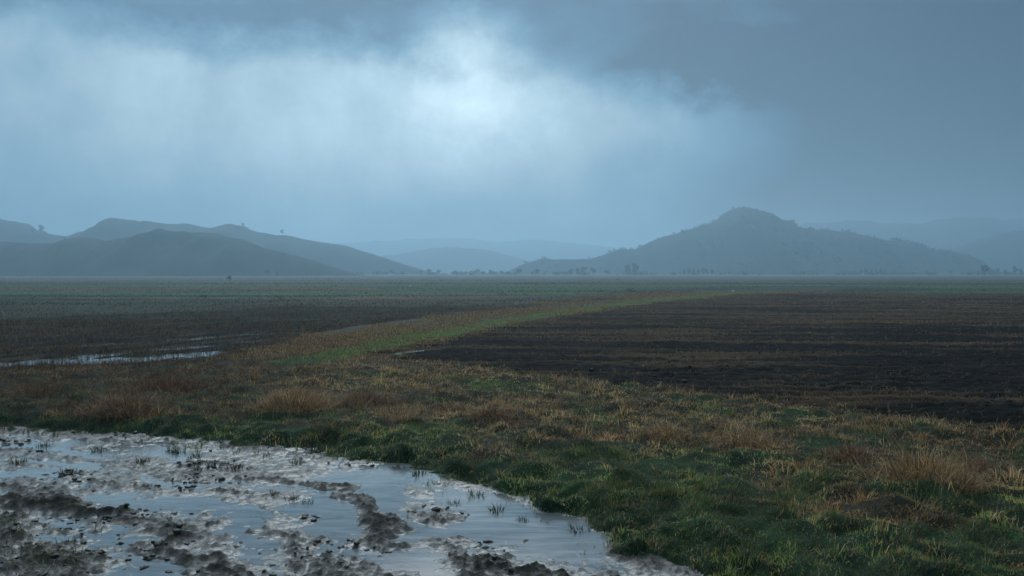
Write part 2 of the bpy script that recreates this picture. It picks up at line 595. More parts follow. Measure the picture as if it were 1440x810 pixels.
def water_grid(name, mask, z, mat):
    """flat water sheet that covers just the cells of the ground grid where the land dips under it"""
    fm = mask[GF].any(1)
    used = np.unique(GF[fm])
    rmm = np.full(len(GX), -1, np.int64)
    rmm[used] = np.arange(len(used))
    v = np.stack([GX[used], GY[used], np.full(len(used), z)], 1)
    return tag(mesh_np(name, v, [rmm[GF[fm]]], mat), kind='structure')


water_grid('puddle_water', (GT['reg'] == 1) & (GT['z'] < MUD_WATER + .004), MUD_WATER, M['puddle'])
water_grid('flood_water', (GT['reg'] >= 2) & ((GT['reg'] == 3) | ((GY > 20) & (GY < 28) & (GX < -1.5))) & (GT['z'] < FIELD_WATER + .004), FIELD_WATER, M['flood'])


# ------------------------------------------------------------------ grass blades
def blades(P, h, w, lean, az, col, seg=2):
    """P (n,3) roots; returns verts, faces(list), colours"""
    n = len(P)
    fa = az + rng.uniform(-1.2, 1.2, n)
    side = np.stack([-np.sin(fa), np.cos(fa), np.zeros(n)], 1)
    dirv = np.stack([np.cos(az), np.sin(az), np.zeros(n)], 1)
    up = np.array([0, 0, 1.0])
    b = P
    ang = lean
    mid = P + dirv * (h * .5 * np.sin(ang * .55))[:, None] + up * (h * .5 * np.cos(ang * .55))[:, None]
    tip = mid + dirv * (h * .5 * np.sin(ang * 1.35))[:, None] + up * (h * .5 * np.cos(ang * 1.35))[:, None]
    hw_ = (w * .5)[:, None]
    V = np.stack([b - side * hw_, b + side * hw_, mid - side * hw_ * .75, mid + side * hw_ * .75, tip], 1).reshape(-1, 3)
    i = np.arange(n)[:, None] * 5
    Q = i + np.array([[0, 1, 3, 2]])
    T3 = i + np.array([[2, 3, 4]])
    C = np.repeat(col, 5, 0)
    return V, Q, T3, C


def build_blades(name, parts, mat, parent=None):
    Vs, Qs, Ts, Cs, o = [], [], [], [], 0
    for V, Q, T3, C in parts:
        Vs.append(V)
        Qs.append(Q + o)
        Ts.append(T3 + o)
        Cs.append(C)
        o += len(V)
    return mesh_np(name, np.concatenate(Vs), [np.concatenate(Qs), np.concatenate(Ts)], mat, {'Col': np.concatenate(Cs)}, smooth=False, parent=parent)


def scatter(y0, y1, per_m2, slope=.62, pad=1.6):
    """random points on the land in front of the camera"""
    area = (y1 * y1 - y0 * y0) * slope + 2 * pad * (y1 - y0)
    n = int(area * per_m2)
    y = np.sqrt(rng.random(n) * (y1 * y1 - y0 * y0) + y0 * y0)
    x = (rng.random(n) * 2 - 1) * (slope * y + pad)
    return x.astype(np.float32), y.astype(np.float32)


GRASSC = np.array([[.13, .170, .042], [.18, .225, .056], [.26, .28, .085], [.08, .095, .034]])
STRAWC = np.array([[.46, .270, .110], [.35, .190, .076], [.25, .130, .056], [.52, .36, .180], [.09, .058, .034]])
RUSTC = np.array([[.28, .130, .052], [.20, .090, .038], [.37, .185, .072], [.08, .044, .024]])


def pick(cols, n, p=None):
    c = cols[rng.choice(len(cols), n, p=p)]
    return c * rng.uniform(.75, 1.25, (n, 1))


def clumps(x, y, cell, seed):
    """nearest point of a jittered grid: distance, direction and three random numbers of the clump"""
    cx, cy = np.floor(x / cell).astype(np.int64), np.floor(y / cell).astype(np.int64)
    bd = np.full(x.shape, 1e9)
    bx, by = np.zeros(x.shape), np.zeros(x.shape)
    bi = np.zeros(x.shape, np.int64)
    for i in (-1, 0, 1):
        for j in (-1, 0, 1):
            a, b = (cx + i) & 511, (cy + j) & 511
            h = _perm[(_perm[a] + b + seed) & 1023]
            px = (cx + i + .5 + .45 * _gx[h]) * cell
            py = (cy + j + .5 + .45 * _gy[h]) * cell
            d = (x - px) ** 2 + (y - py) ** 2
            m = d < bd
            bd, bx, by, bi = np.where(m, d, bd), np.where(m, px, bx), np.where(m, py, by), np.where(m, h, bi)
    r1, r2, r3 = (bi * .6180339) % 1, (bi * .7548776) % 1, (bi * .5698402) % 1
    return np.sqrt(bd) / cell, np.arctan2(y - by, x - bx), r1, r2, r3


parts = []
for y0, y1, dens in ((5.2, 9, 3600), (9, 14, 2300), (14, 20, 1400), (20, 30, 700)):
    x, y = scatter(y0, y1, dens)
    T = terrain(x, y)
    sm = T['sm']
    lush = fbm(x, y, 1.5, 3, 90)
    fine = perlin(x * 7, y * 7, 92)
    keep = (T['reg'] == 0) & (rng.random(len(x)) < np.clip(.70 + 1.0 * lush + .5 * fine, .06, 1) * sstep(-.12, .35, sm + .1))
    keep |= (T['reg'] == 2) & (T['sp'] > -1.1) & (rng.random(len(x)) < .5 * sstep(-1.1, 0, T['sp'] + .5 * fine))
    keep |= (T['reg'] == 3) & (T['ss'] > -1.0) & (rng.random(len(x)) < .5 * sstep(-1.0, 0, T['ss'] + .5 * fine))
    keep |= (T['reg'] == 1) & (sm > -.38) & (fine + lush > .25 - .9 * (sm + .2)) & (rng.random(len(x)) < .6)
    keep |= (T['reg'] == 1) & (T['clump'] > .3) & (T['z'] > MUD_WATER + .012) & (rng.random(len(x)) < .10)
    x, y, sm, lush, z = x[keep], y[keep], sm[keep], lush[keep], T['z'][keep]
    n = len(x)
    s = verge_straw(x, y, sm)
    cd_, ca_, r1, r2, r3 = clumps(x, y, .26, 5)
    ce_, cf_, q1, q2, q3_ = clumps(x, y, .75, 9)
    dome = np.clip(1.1 - 1.0 * cd_, .25, 1) * (.55 + .9 * r2) * (.6 + .8 * q2) * rng.uniform(.5, 1.35, n)
    s = np.clip(s + (r1 - .5) * .55 + (q1 - .5) * .45, 0, 1)
    dry = rng.random(n) < s * .82 + .13
    tallp = np.clip(fbm(x, y, .9, 3, 94) * 1.6 + .3, 0, 1)
    h = np.where(dry, rng.uniform(.03, .085, n) + .09 * tallp * rng.random(n) ** 2 * s, rng.uniform(.02, .05, n) * (1 + .8 * np.clip(lush, 0, 1)))
    rust = np.clip(sstep(-3.0, -6.5, x) * .7 + sstep(.1, .6, fbm(x, y, .7, 2, 97)) * .6, 0, .85)
    col = np.where(dry[:, None], np.where((rng.random(n) < rust)[:, None], pick(RUSTC, n), pick(STRAWC, n)), pick(GRASSC, n))
    wind = fbm(x, y, .8, 2, 96) * 4 + .5
    az = np.where(rng.random(n) < .55, ca_ + rng.normal(0, .6, n), wind + rng.normal(0, 1.0, n))
    lean = np.where(dry, rng.uniform(.5, 1.9, n), rng.uniform(.1, 1.2, n)) * (.6 + .8 * cd_)
    h = h * (.35 + 1.25 * dome)
    col = col * ((.55 + .9 * r3) * (.65 + .7 * q3_))[:, None]
    col = col * (1 - .42 * sstep(-2.5, -6.5, x + 1.5 * lush))[:, None]
    w = (.0035 + .00045 * y) * rng.uniform(.7, 1.3, n)
    parts.append(blades(np.stack([x, y, z - .006], 1), h, w, lean, az, col))
tag(build_blades('verge_grass', parts, M['blade']), 'short green and dry brown grass covering the verge beside the mud track', 'grass', kind='stuff')

# path grass: green footpath and the dry strip on its left
parts = []
for y0, y1, dens in ((22, 34, 700), (34, 55, 300), (55, 96, 100)):
    x, y = scatter(y0, y1, dens, .45)
    T = terrain(x, y)
    dp = seg_dist(x, y, PATH_GREEN)
    pw = .55 + .010 * y + (.5 + .006 * y) * fbm(x, y, .3, 3, 77)
    on = (dp < pw) & (rng.random(len(x)) < np.clip(.8 + 1.2 * fbm(x, y, .35, 3, 175), .2, 1))
    near_ = dp < (2.2 + .068 * y) * (1 + .6 * fbm(x, y, .25, 2, 171))
    k = (T['reg'] == 0) & near_ & (rng.random(len(x)) < np.clip(.62 + .9 * fbm(x, y, .5, 3, 172), .08, 1))
    k |= (T['reg'] == 2) & (T['sp'] > -.9) & (rng.random(len(x)) < .25)
    x, y, z, on = x[k], y[k], T['z'][k], on[k]
    n = len(x)
    g = on | (rng.random(n) < .12)
    col = np.where(g[:, None], pick(GRASSC * 1.3, n), pick(STRAWC * .8, n))
    h = np.where(g, rng.uniform(.03, .07, n), rng.uniform(.04, .11, n))
    w = (.006 + .0005 * y) * rng.uniform(.7, 1.3, n)
    parts.append(blades(np.stack([x, y, z - .01], 1), h, w, rng.uniform(.1, 1.0, n), rng.uniform(0, 6.28, n), col))
tag(build_blades('path_grass', parts, M['blade']), 'grass of the green field path and the dry brown strip along it', 'grass', kind='stuff')

# rough grass and weeds of the fields further out
parts = []
for y0, y1, dens in ((42, 70, 26), (70, 110, 11), (110, 180, 4), (180, 320, 1.0)):
    x, y = scatter(y0, y1, dens)
    T = terrain(x, y)
    dp = seg_dist(x, y, PATH_GREEN)
    pat = fbm(x * .05, y * .25, 1.0, 3, 210)
    k = (T['reg'] == 0) & (dp > 2 + .03 * y) & (rng.random(len(x)) < np.clip(.4 + 1.3 * pat, .03, 1))
    x, y, z = x[k], y[k], T['z'][k]
    T = terrain(x, y)
    n = len(x)
    col = ground_colours(x, y, T) * rng.uniform(.7, 2.1, (n, 1))
    strawy = rng.random(n) < .22 + .4 * sstep(0, .5, fbm(x * .03, y * .2, 1.0, 2, 212))
    col = np.where(strawy[:, None], pick(STRAWC * .42, n), col)
    w = (.006 + .0006 * y) * rng.uniform(.7, 1.4, n)
    parts.append(blades(np.stack([x, y, z - .01], 1), rng.uniform(.04, .16, n), w, rng.uniform(.1, 1.2, n), rng.uniform(0, 6.28, n), col))
tag(build_blades('field_grass', parts, M['blade']), 'rough grass and weeds over the hazy fields beyond the dark stubble', 'grass', kind='stuff')

# stubble: old stalks in rows
parts = []
for y0, y1, dens in ((9, 20, 260), (20, 40, 130), (40, 95, 34)):
    x, y = scatter(y0, y1, dens, .62, 3)
    T = terrain(x, y)
    st = sstep(.0, .5, fbm(x * .09, T['q'] * .75, 1.0, 3, 81) * 1.25 + .30 * (sstep(16, 45, y) - .45) + .12)
    row = np.clip(.5 + .5 * T['fur'], 0, 1) ** 1.5
    k = (T['reg'] == 2) & (rng.random(len(x)) < st * row * .9 + .04)
    x, y, z = x[k], y[k], T['z'][k]
    n = len(x)
    flat = rng.random(n) < .45
    h = np.where(flat, rng.uniform(.06, .22, n), rng.uniform(.03, .10, n))
    lean = np.where(flat, rng.uniform(1.1, 1.6, n), rng.uniform(0, .6, n))
    w = (.004 + .00042 * y) * rng.uniform(.7, 1.3, n)
    parts.append(blades(np.stack([x, y, z - .005], 1), h, w, lean, rng.uniform(0, 6.28, n), pick(STRAWC * np.array([.52, .46, .46]), n)))
tag(build_blades('field_stubble', parts, M['blade']), 'brown crop stalks scattered in rows over the dark ploughed field', 'stubble', kind='stuff')

parts = []
for y0, y1, dens in ((13, 26, 420), (26, 40, 170), (40, 66, 50)):
    x, y = scatter(y0, y1, dens, .62, 3)
    T = terrain(x, y)
    row = np.clip(.5 + .5 * np.cos(T['q3'] * 2 * np.pi / .45), 0, 1)
    den = np.clip(.7 + fbm(x, y, .35, 2, 98), .15, 1)
    k = (T['reg'] == 3) & (rng.random(len(x)) < den * row ** 1.3)
    under = T['z'] < FIELD_WATER
    k &= ~under | (rng.random(len(x)) < .8)
    x, y, z = x[k], y[k], T['z'][k]
    n = len(x)
    w = (.004 + .00042 * y) * rng.uniform(.7, 1.3, n)
    col = np.where((rng.random(n) < .3)[:, None], pick(RUSTC * .4, n), pick(STRAWC * .34, n))
    parts.append(blades(np.stack([x, y, z - .01], 1), rng.uniform(.06, .17, n), w, rng.uniform(0, .7, n), rng.uniform(0, 6.28, n), col))
tag(build_blades('cut_stubble', parts, M['blade']), 'short dark stubble standing in rows in the flooded field', 'stubble', kind='stuff')


# ------------------------------------------------------------------ tussocks
def tussock_mesh(name, n, rx, h, cols, arch):
    r = np.sqrt(rng.random(n)) * rx * .46 * (.75 + .35 * np.sin(2 * rng.uniform(0, 6.283, n)))
    a = rng.uniform(0, 6.283, n)
    P = np.stack([r * np.cos(a), r * np.sin(a), np.full(n, -.03)], 1)
    az = a + rng.normal(0, .9, n)
    lean = np.clip(rng.normal(arch, .55, n) * (.35 + .95 * r / (rx * .42)), .02, 2.2)
    hh = h * .80 * rng.uniform(.35, 1.6, n)
    # three-segment arching blades made of two stacked strips
    V, Q, T3, C = blades(P, hh, rng.uniform(.005, .009, n), lean, az + .5 * np.sin(a * 2.3), pick(cols, n) * rng.uniform(.5, 1.3, (n, 1)))
    return V, Q, T3, C


KIND = {0: STRAWC * 1.0, 1: STRAWC * np.array([.62, .58, .58]), 2: RUSTC * .6}
for px, py, w, h, kd, lab in TUSS:
    x, y = gp(px, py, .08)
    z = float(terrain(np.array([x]), np.array([y]))['z'][0])
    n = int(1500 * w)
    o = build_blades('grass_tussock', [tussock_mesh('t', n, w, h, KIND[kd], (1.6, 1.5, 1.3)[kd])], M['blade'])
    o.location = (x, y, z)
    tag(o, lab, 'tussock', 'dry grass tussocks on the verge')

# little tufts of weed that stand in the wet mud
tuft_pts = [(238, 632), (250, 634), (276, 640), (300, 655), (330, 660), (278, 662), (420, 648), (560, 655), (590, 664), (628, 668), (445, 633), (672, 694),
            (700, 715), (200, 650), (62, 625), (140, 631), (500, 625), (735, 728), (95, 665), (25, 650), (385, 695), (410, 700), (432, 704), (640, 705), (815, 742), (760, 705)]
protos = []
for k in range(4):
    n = 46
    r = np.sqrt(rng.random(n)) * .06
    a = rng.uniform(0, 6.28, n)
    P = np.stack([r * np.cos(a) * 1.3, r * np.sin(a), np.full(n, -.01)], 1)
    protos.append((P, a))
first = []
for i, (px, py) in enumerate(tuft_pts):
    x, y = gp(px, py, -.03)
    T = terrain(np.array([x]), np.array([y]))
    z = max(float(T['z'][0]), MUD_WATER - .01)
    if i < 4:
        P, a = protos[i]
        n = len(P)
        o = build_blades('weed_tuft', [blades(P, rng.uniform(.03, .10, n), rng.uniform(.006, .011, n), rng.uniform(.1, 1.1, n), a, pick(np.array([[.028, .05, .018], [.04, .07, .022], [.05, .036, .02]]), n))], M['blade'])
        first.append(o)
    else:
        o = first[i % 4].copy()
        COL.objects.link(o)
    o.location = (x, y, z)
    o.rotation_euler = (0, 0, rng.uniform(0, 6))
    s = rng.uniform(.7, 1.3)
    o.scale = (s, s, s)
    tag(o, 'tiny dark green weed tuft standing in the wet mud', 'weed tuft', 'weed tufts in the puddled mud')


# ------------------------------------------------------------------ clods
def ico():
    import bmesh
    bm = bmesh.new()
    bmesh.ops.create_icosphere(bm, subdivisions=2, radius=1)
    v = np.array([p.co[:] for p in bm.verts])
    f = np.array([[q.index for q in p.verts] for p in bm.faces])
    bm.free()
    return v, f


IV, IF = ico()


def lumps(name, x, y, z, size, mat):
    n, k = len(x), len(IV)
    rot = rng.uniform(0, 6.28, n)
    sc = size[:, None] * rng.uniform(.55, 1.3, (n, 3)) * np.array([1.25, 1.0, .55])
    v = IV[None] * sc[:, None, :]
    off = rng.uniform(0, 200, (n, 1))
    nz = perlin(IV[None, :, 0] * 1.7 + off, IV[None, :, 1] * 1.7 + IV[None, :, 2] * 1.3 + off, 3)
    nz = nz + .6 * perlin(IV[None, :, 0] * 3.7 + off, IV[None, :, 1] * 3.1 - IV[None, :, 2] * 3.3 + off, 4)
    v = v * (1 + .55 * nz[..., None])
    c, s = np.cos(rot)[:, None], np.sin(rot)[:, None]
    v = np.stack([v[..., 0] * c - v[..., 1] * s, v[..., 0] * s + v[..., 1] * c, v[..., 2]], -1)
    v += np.stack([x, y, z], 1)[:, None, :]
    f = IF[None] + (np.arange(n) * k)[:, None, None]
    return mesh_np(name, v.reshape(-1, 3), [f.reshape(-1, 3)], mat)


x, y = scatter(5, 13.5, 260)
T = terrain(x, y)
cl = fbm(x, y, 1.1, 3, 101)
k = (T['reg'] == 1) & (rng.random(len(x)) < np.clip((cl - .05) * 1.4, 0, .6) + .35 * T['clump']) & (T['z'] > MUD_WATER - .015)
x, y, z = x[k], y[k], T['z'][k]
tag(lumps('mud_clods', x, y, z + .002, np.minimum(rng.gamma(2.2, .0055, len(x)) + .005, .03), M['wetclod']), 'dark clods and crumbs of mud lying in the puddled track', 'mud clods', kind='stuff')
parts = []
X_, Y_, Z_, S_ = [], [], [], []
for y0, y1, dens in ((9, 20, 110), (20, 34, 40)):
    x, y = scatter(y0, y1, dens, .62, 3)
    T = terrain(x, y)
    k = (T['reg'] == 2) & (T['sp'] < -.15) & (rng.random(len(x)) < .15 + .9 * fbm(x, y, .6, 3, 103))
    X_.append(x[k]), Y_.append(y[k]), Z_.append(T['z'][k])
    S_.append(np.minimum(rng.gamma(1.6, .008, k.sum()) + .006 + .0003 * y[k], .05))
tag(lumps('soil_clods', *[np.concatenate(q) for q in (X_, Y_, Z_, S_)], M['clod']), 'dark lumps of turned soil over the ploughed field', 'soil clods', kind='stuff')


# ------------------------------------------------------------------ hills
HILLS = []


def hill(name, dist, sil, mat, front=3.0, back=2.6, rough=.20, seed=0, cell=4.0, tiny=.0):
    pts = np.array([wp(px, py, dist) for px, py in sil])
    xs, zs = pts[:, 0], pts[:, 2]

    def height(x, y):
        # gentle meander of the crest line
        x = np.asarray(x, np.float32)
        y = np.asarray(y, np.float32)
        rz = np.interp(x, xs, zs, left=-3, right=-3)
        dy = dist - y
        wf_ = np.clip(rz, 4, None) * front + 10
        wb = np.clip(rz, 4, None) * back + 10
        t = np.where(dy > 0, dy / wf_, -dy / wb)
        b = np.where(t < 1, (.5 + .5 * np.cos(np.pi * np.clip(t, 0, 1))), 0)
        b = np.where(dy > 0, b ** .85, b)
        g = 1 + rough * 2.2 * fbm(x, y * .4, 1.0 / (dist * .035), 3, 200 + seed) * np.clip(t * 3.0, 0, 1) * np.where(t < 1, 1, 0)
        return (rz + 3) * b * g - 3
    HILLS.append((xs.min(), xs.max(), dist, height))
    zt = zs.max()
    y0, y1 = dist - (zt * front + 14), dist + (zt * back + 14)
    nx = int((xs.max() - xs.min()) / cell) + 1
    ny = int((y1 - y0) / (cell * 1.2)) + 1
    gx, gy = np.meshgrid(np.linspace(xs.min(), xs.max(), nx), np.linspace(y0, y1, ny) - 0)
    # make sure that a row of vertices lies on the crest
    gy[np.argmin(np.abs(gy[:, 0] - dist))] = dist
    z = height(gx, gy) + tiny * fbm(gx, gy, 1 / 7.0, 2, 230 + seed)
    idx = np.arange(nx * ny).reshape(ny, nx)
    F = np.stack([idx[:-1, :-1], idx[:-1, 1:], idx[1:, 1:], idx[1:, :-1]], -1).reshape(-1, 4)
    o = mesh_np(name, np.stack([gx.ravel(), gy.ravel(), z.ravel()], 1), [F], mat)
    return tag(o, kind='structure')


hill('hill', 500, [(-560, 386), (-420, 372), (-300, 356), (-180, 346), (-60, 341), (0, 340), (60, 343), (90, 340), (110, 336.5), (130, 335), (143, 338), (160, 339), (180, 334),
                   (205, 327.5), (230, 325.5), (260, 327), (290, 327), (310, 331), (340, 336), (370, 348), (410, 358), (440, 366), (470, 376), (500, 384), (530, 389)],
     M['hill_grass'], seed=1, cell=2.5, tiny=.35)
hill('hill', 780, [(-420, 385), (-300, 345), (-200, 305), (-110, 290), (-40, 300), (0, 308), (15, 314), (40, 321), (60, 328), (80, 331), (110, 336), (160, 352), (220, 380)], M['hill_grass'], seed=2, tiny=.5)
hill('hill', 760, [(20, 386), (60, 350), (90, 334), (110, 327), (125, 324), (140, 320), (160, 311.5), (175, 309), (190, 310), (210, 315), (240, 315), (262, 314), (280, 318), (296, 321), (310, 318), (326, 316),
                   (340, 319), (360, 326), (390, 331), (405, 331), (425, 336), (460, 342), (480, 344), (500, 350), (520, 356), (545, 365), (575, 374), (600, 381), (640, 387)], M['hill_grass'], seed=3, tiny=.5)
hill('hill', 1500, [(440, 386), (490, 370), (540, 361), (570, 356), (600, 350), (630, 347), (660, 350), (690, 352), (710, 358), (740, 366), (780, 374), (820, 384)], M['hill_wood'], seed=4, cell=8, tiny=1.5)
hill('hill', 2250, [(300, 383), (380, 358), (420, 349), (450, 343), (500, 341), (560, 338), (620, 334.5), (660, 335.5), (700, 341), (740, 337), (800, 342), (860, 347), (900, 353), (960, 381)], M['hill_wood'], seed=5, cell=11, tiny=1.6)
hill('hill', 1500, [(940, 382), (1040, 330), (1100, 317), (1180, 312), (1210, 310.5), (1250, 315), (1300, 315), (1312, 309), (1340, 307), (1380, 308), (1410, 310), (1440, 308), (1560, 312), (1700, 335), (1850, 384)], M['hill_wood'], seed=6, cell=8, tiny=1.4)
hill('hill', 1100, [(1290, 384), (1340, 352), (1380, 336), (1410, 328), (1440, 324), (1500, 318), (1600, 322), (1720, 345), (1830, 384)], M['hill_wood'], seed=7, cell=7, tiny=1.2)
MAIN = [(700, 388), (720, 379), (735, 372), (760, 364), (790, 365), (830, 364), (850, 358), (870, 351), (893, 351), (905, 345), (920, 337), (945, 330), (970, 323), (985, 318), (1000, 314),
        (1012, 309), (1020, 299.5), (1028, 294.5), (1040, 293), (1060, 298), (1075, 304), (1085, 308), (1097, 309), (1110, 319), (1125, 324), (1140, 323), (1160, 322), (1180, 325), (1200, 328),
        (1220, 332), (1240, 337), (1260, 338), (1275, 342), (1295, 348), (1310, 352), (1330, 351), (1345, 355), (1360, 360), (1375, 369), (1390, 376), (1420, 386)]
hill('hill', 820, MAIN, M['hill_wood'], rough=.16, seed=8, cell=3.5, tiny=.8)


def land(x, y):
    z = 0.0
    for a, b, d, fnc in HILLS:
        if a <= x <= b and abs(y - d) < 400:
            z = max(z, float(fnc(np.array([x]), np.array([y]))[0]))
    return z


# ------------------------------------------------------------------ trees
def tube(pts, radii, k=6):
    pts, V, F = np.array(pts, float), [], []
    for i, p in enumerate(pts):
        d = pts[min(i + 1, len(pts) - 1)] - pts[max(i - 1, 0)]
        d /= np.linalg.norm(d)
        a = np.cross(d, [.31, .95, .1])
        a /= np.linalg.norm(a)
        b = np.cross(d, a)
        for j in range(k):
            t = 2 * np.pi * j / k
            V.append(p + radii[i] * (a * np.cos(t) + b * np.sin(t)))
    for i in range(len(pts) - 1):
        for j in range(k):
            F.append((i * k + j, i * k + (j + 1) % k, (i + 1) * k + (j + 1) % k, (i + 1) * k + j))
    return np.array(V), np.array(F)


def join(lst):
    V, F, o = [], [], 0
    for v, f in lst:
        V.append(v)
        F.append(f + o)
        o += len(v)
    return np.concatenate(V), np.concatenate(F)


def leaf_quads(C, size):
    n = len(C)
    a = rng.normal(size=(n, 3))
    a /= np.linalg.norm(a, axis=1)[:, None]
    b = np.cross(a, rng.normal(size=(n, 3)))
    b /= np.linalg.norm(b, axis=1)[:, None]
    s = (size * rng.uniform(.6, 1.4, n))[:, None]
    V = np.stack([C - a * s - b * s * .6, C + a * s - b * s * .6, C + a * s * .7 + b * s * .6, C - a * s * .7 + b * s * .6], 1).reshape(-1, 3)
    return V, np.arange(4 * n).reshape(n, 4)


TREEC = np.array([[.022, .030, .018], [.028, .035, .021], [.034, .037, .024], [.018, .024, .015]])


def tree_parts(kind, seed):
    r = np.random.default_rng(seed)
    if kind == 'broad':       # unit height 1: trunk .3, ragged round crown
        th, cw, nb, lobes = .34, .34, 7, 9
    elif kind == 'tall':
        th, cw, nb, lobes = .25, .20, 8, 10
    else:                     # shrub
        th, cw, nb, lobes = .12, .62, 6, 8
    tubes = [tube([(0, 0, -.05), (.01, 0, th * .6), (.0, .01, th), (.02, 0, .75)], [.032, .026, .02, .006])]
    cen = []
    for i in range(lobes):
        t = (i + .5) / lobes
        a = r.uniform(0, 6.28)
        zz = th * .9 + (1 - th) * (.12 + .82 * t)
        rad = cw * math.sin(math.pi * (.16 + .72 * t)) * r.uniform(.45, .95)
        c = np.array([math.cos(a) * rad, math.sin(a) * rad, zz])
        cen.append((c, r.uniform(.10, .17) * (1.2 if kind == 'broad' else 1)))
        tubes.append(tube([(0, 0, max(th * .7, zz - .22)), tuple(c * .6 + np.array([0, 0, .4 * (zz - .1)])), tuple(c)], [.014, .009, .003], 4))
    L = []
    for c, s in cen:
        q = r.normal(size=(62, 3))
        q = q / np.linalg.norm(q, axis=1)[:, None] * (r.random((62, 1)) ** .45)
        L.append(c + q * s * np.array([1.15, 1.15, .9]))
    C = np.concatenate(L)
    return join(tubes), C


protos = {}


def tree_proto(kind, i):
    key = (kind, i)
    if key in protos:
        return None
    (tv, tf), C = tree_parts(kind, 500 + i * 7 + len(kind))
    nm = {'broad': 'tree', 'tall': 'tree', 'shrub': 'shrub'}[kind]
    root = bpy.data.objects.new(nm, None)
    COL.objects.link(root)
    mesh_np('stem' if kind == 'shrub' else 'trunk', tv, [tf], M['bark'], parent=root)
    lv, lf = leaf_quads(C, .035)
    mesh_np('foliage' if kind == 'shrub' else 'crown', lv, [lf], M['leaf'], {'Col': np.repeat(pick(TREEC, len(C)), 4, 0)}, smooth=False, parent=root)
    protos[key] = root
    return root


def place_tree(kind, i, loc, h, label, group=None, wide=1.0):
    root = tree_proto(kind, i)
    if root is None:
        src = protos[(kind, i)]
        root = src.copy()
        COL.objects.link(root)
        for ch in list(src.children):
            c = ch.copy()
            COL.objects.link(c)
            c.parent = root
    root.location = loc
    root.rotation_euler = (0, 0, rng.uniform(0, 6.28))
    root.scale = (h * wide, h * wide, h)
    tag(root, label, 'shrub' if kind == 'shrub' else 'tree', group)
    return root


def by_photo(kind, i, px, pyb, hpx, Y, label, group=None, wide=1.0, on_hill=False):
    x, _, zz = wp(px, pyb, Y)
    z = land(x, Y)
    return place_tree(kind, i, (x, Y, z), hpx * Y / FPX, label, group, wide)


by_photo('broad', 0, 342, 319, 6.5, 758, 'small bare-looking tree alone on the crest of the grassy ridge, higher up the slope')
by_photo('broad', 1, 397, 331, 8, 758, 'dark round tree alone on the grassy ridge, lower down the slope')
by_photo('broad', 2, 376, 389, 9, 430, 'dark tree at the foot of the near left hill', wide=1.1)
by_photo('tall', 3, 389, 389, 7, 440, 'slim faint tree right beside the dark tree at the hill foot')
by_photo('broad', 1, 323, 396, 7, 210, 'low round tree standing out in the fields before the left hill', wide=1.2)
by_photo('tall', 0, 45, 343, 10, 765, 'leaner of two hazy trees on the far left hill shoulder', wide=1.2)
by_photo('tall', 1, 58, 343, 12, 765, 'taller of two hazy trees on the far left hill shoulder', wide=1.2)
by_photo('broad', 0, 92, 339, 5, 500, 'small round tree on the crest where the left hills meet')
by_photo('broad', 2, 730, 384, 9, 560, 'round dark tree at the low end of the wooded ridge', wide=1.2)
by_photo('broad', 0, 755, 384, 9, 570, 'smaller round tree next right of the round dark tree', wide=1.0)
for q, (px, h, kd) in enumerate(((803, 9, 'broad'), (812, 10, 'tall'), (821, 12, 'broad'), (834, 11, 'broad'))):
    by_photo(kd, q % 3, px, 386, h, 560, 'hazy tree in the loose clump before the low wooded ridge', 'trees of the loose clump', 1.1)
by_photo('broad', 2, 853, 386, 7, 570, 'low lone tree between the loose clump and the tall pair', wide=1.2)
by_photo('tall', 0, 882, 386, 15, 540, 'shorter of the tall pair of trees before the wooded hill', wide=1.25)
by_photo('tall', 2, 893, 386, 17, 540, 'taller of the tall pair of trees before the wooded hill', wide=1.3)
for q, px in enumerate((962, 969, 975, 982, 988, 994, 1001)):
    by_photo('tall', q % 3, px, 386, 8 + (q * 5 % 3), 560, 'small tree in the even row at the foot of the wooded hill', 'trees in the row below the hill', 1.1)
for q, px in enumerate((1210, 1217, 1226, 1232, 1239, 1245)):
    by_photo('tall', (q + 1) % 3, px, 386, 7 + (q * 5 % 3), 570, 'hazy tree in the short row under the long right slope', 'trees in the short row', 1.0)
by_photo('broad', 1, 1337, 386, 7, 560, 'small round tree below the end of the right slope')
by_photo('broad', 2, 1385, 387, 15, 480, 'lone dark tree with a clear trunk at the end of the right slope', wide=.95)
by_photo('tall', 0, 1414, 386, 8, 560, 'slim tree to the right of the lone dark tree')
for q, px in enumerate((1404, 1428, 1436, 1446)):
    by_photo('tall', q % 3, px, 386, 9 + q % 2 * 3, 640, 'tall hazy tree in the loose row at the right end of the plain', 'trees of the right end row', 1.1)
by_photo('broad', 0, 551, 386, 7, 600, 'small tree at the foot of the long left ridge', wide=1.1)
for q, px in enumerate((592, 604, 617, 640, 655, 672, 690, 704)):
    by_photo('broad', q % 3, px, 387, 5 + (q * 7 % 4), 640, 'faint low tree along the gap between the hills', 'trees along the gap between the hills', 1.3)
# skyline trees of the wooded hill
sx = [p[0] for p in MAIN]
sy = [p[1] for p in MAIN]
for q, px in enumerate((765, 828, 842, 900, 926, 934, 948, 962, 966, 978, 985, 992, 998, 1006, 1041, 1065, 1096, 1101, 1133, 1146, 1156, 1166, 1176, 1187, 1205, 1222, 1232, 1244, 1259, 1272, 1278, 1296, 1303, 1318, 1340, 1350, 1365, 1372)):
    y_ = 818
    by_photo(('tall', 'broad')[q % 2], q % 3, px, 0, (2.2, 3.1, 1.8, 3.6, 2.6)[q % 5], y_, 'small tree on the skyline of the wooded hill', 'skyline trees of the wooded hill', 1.7)
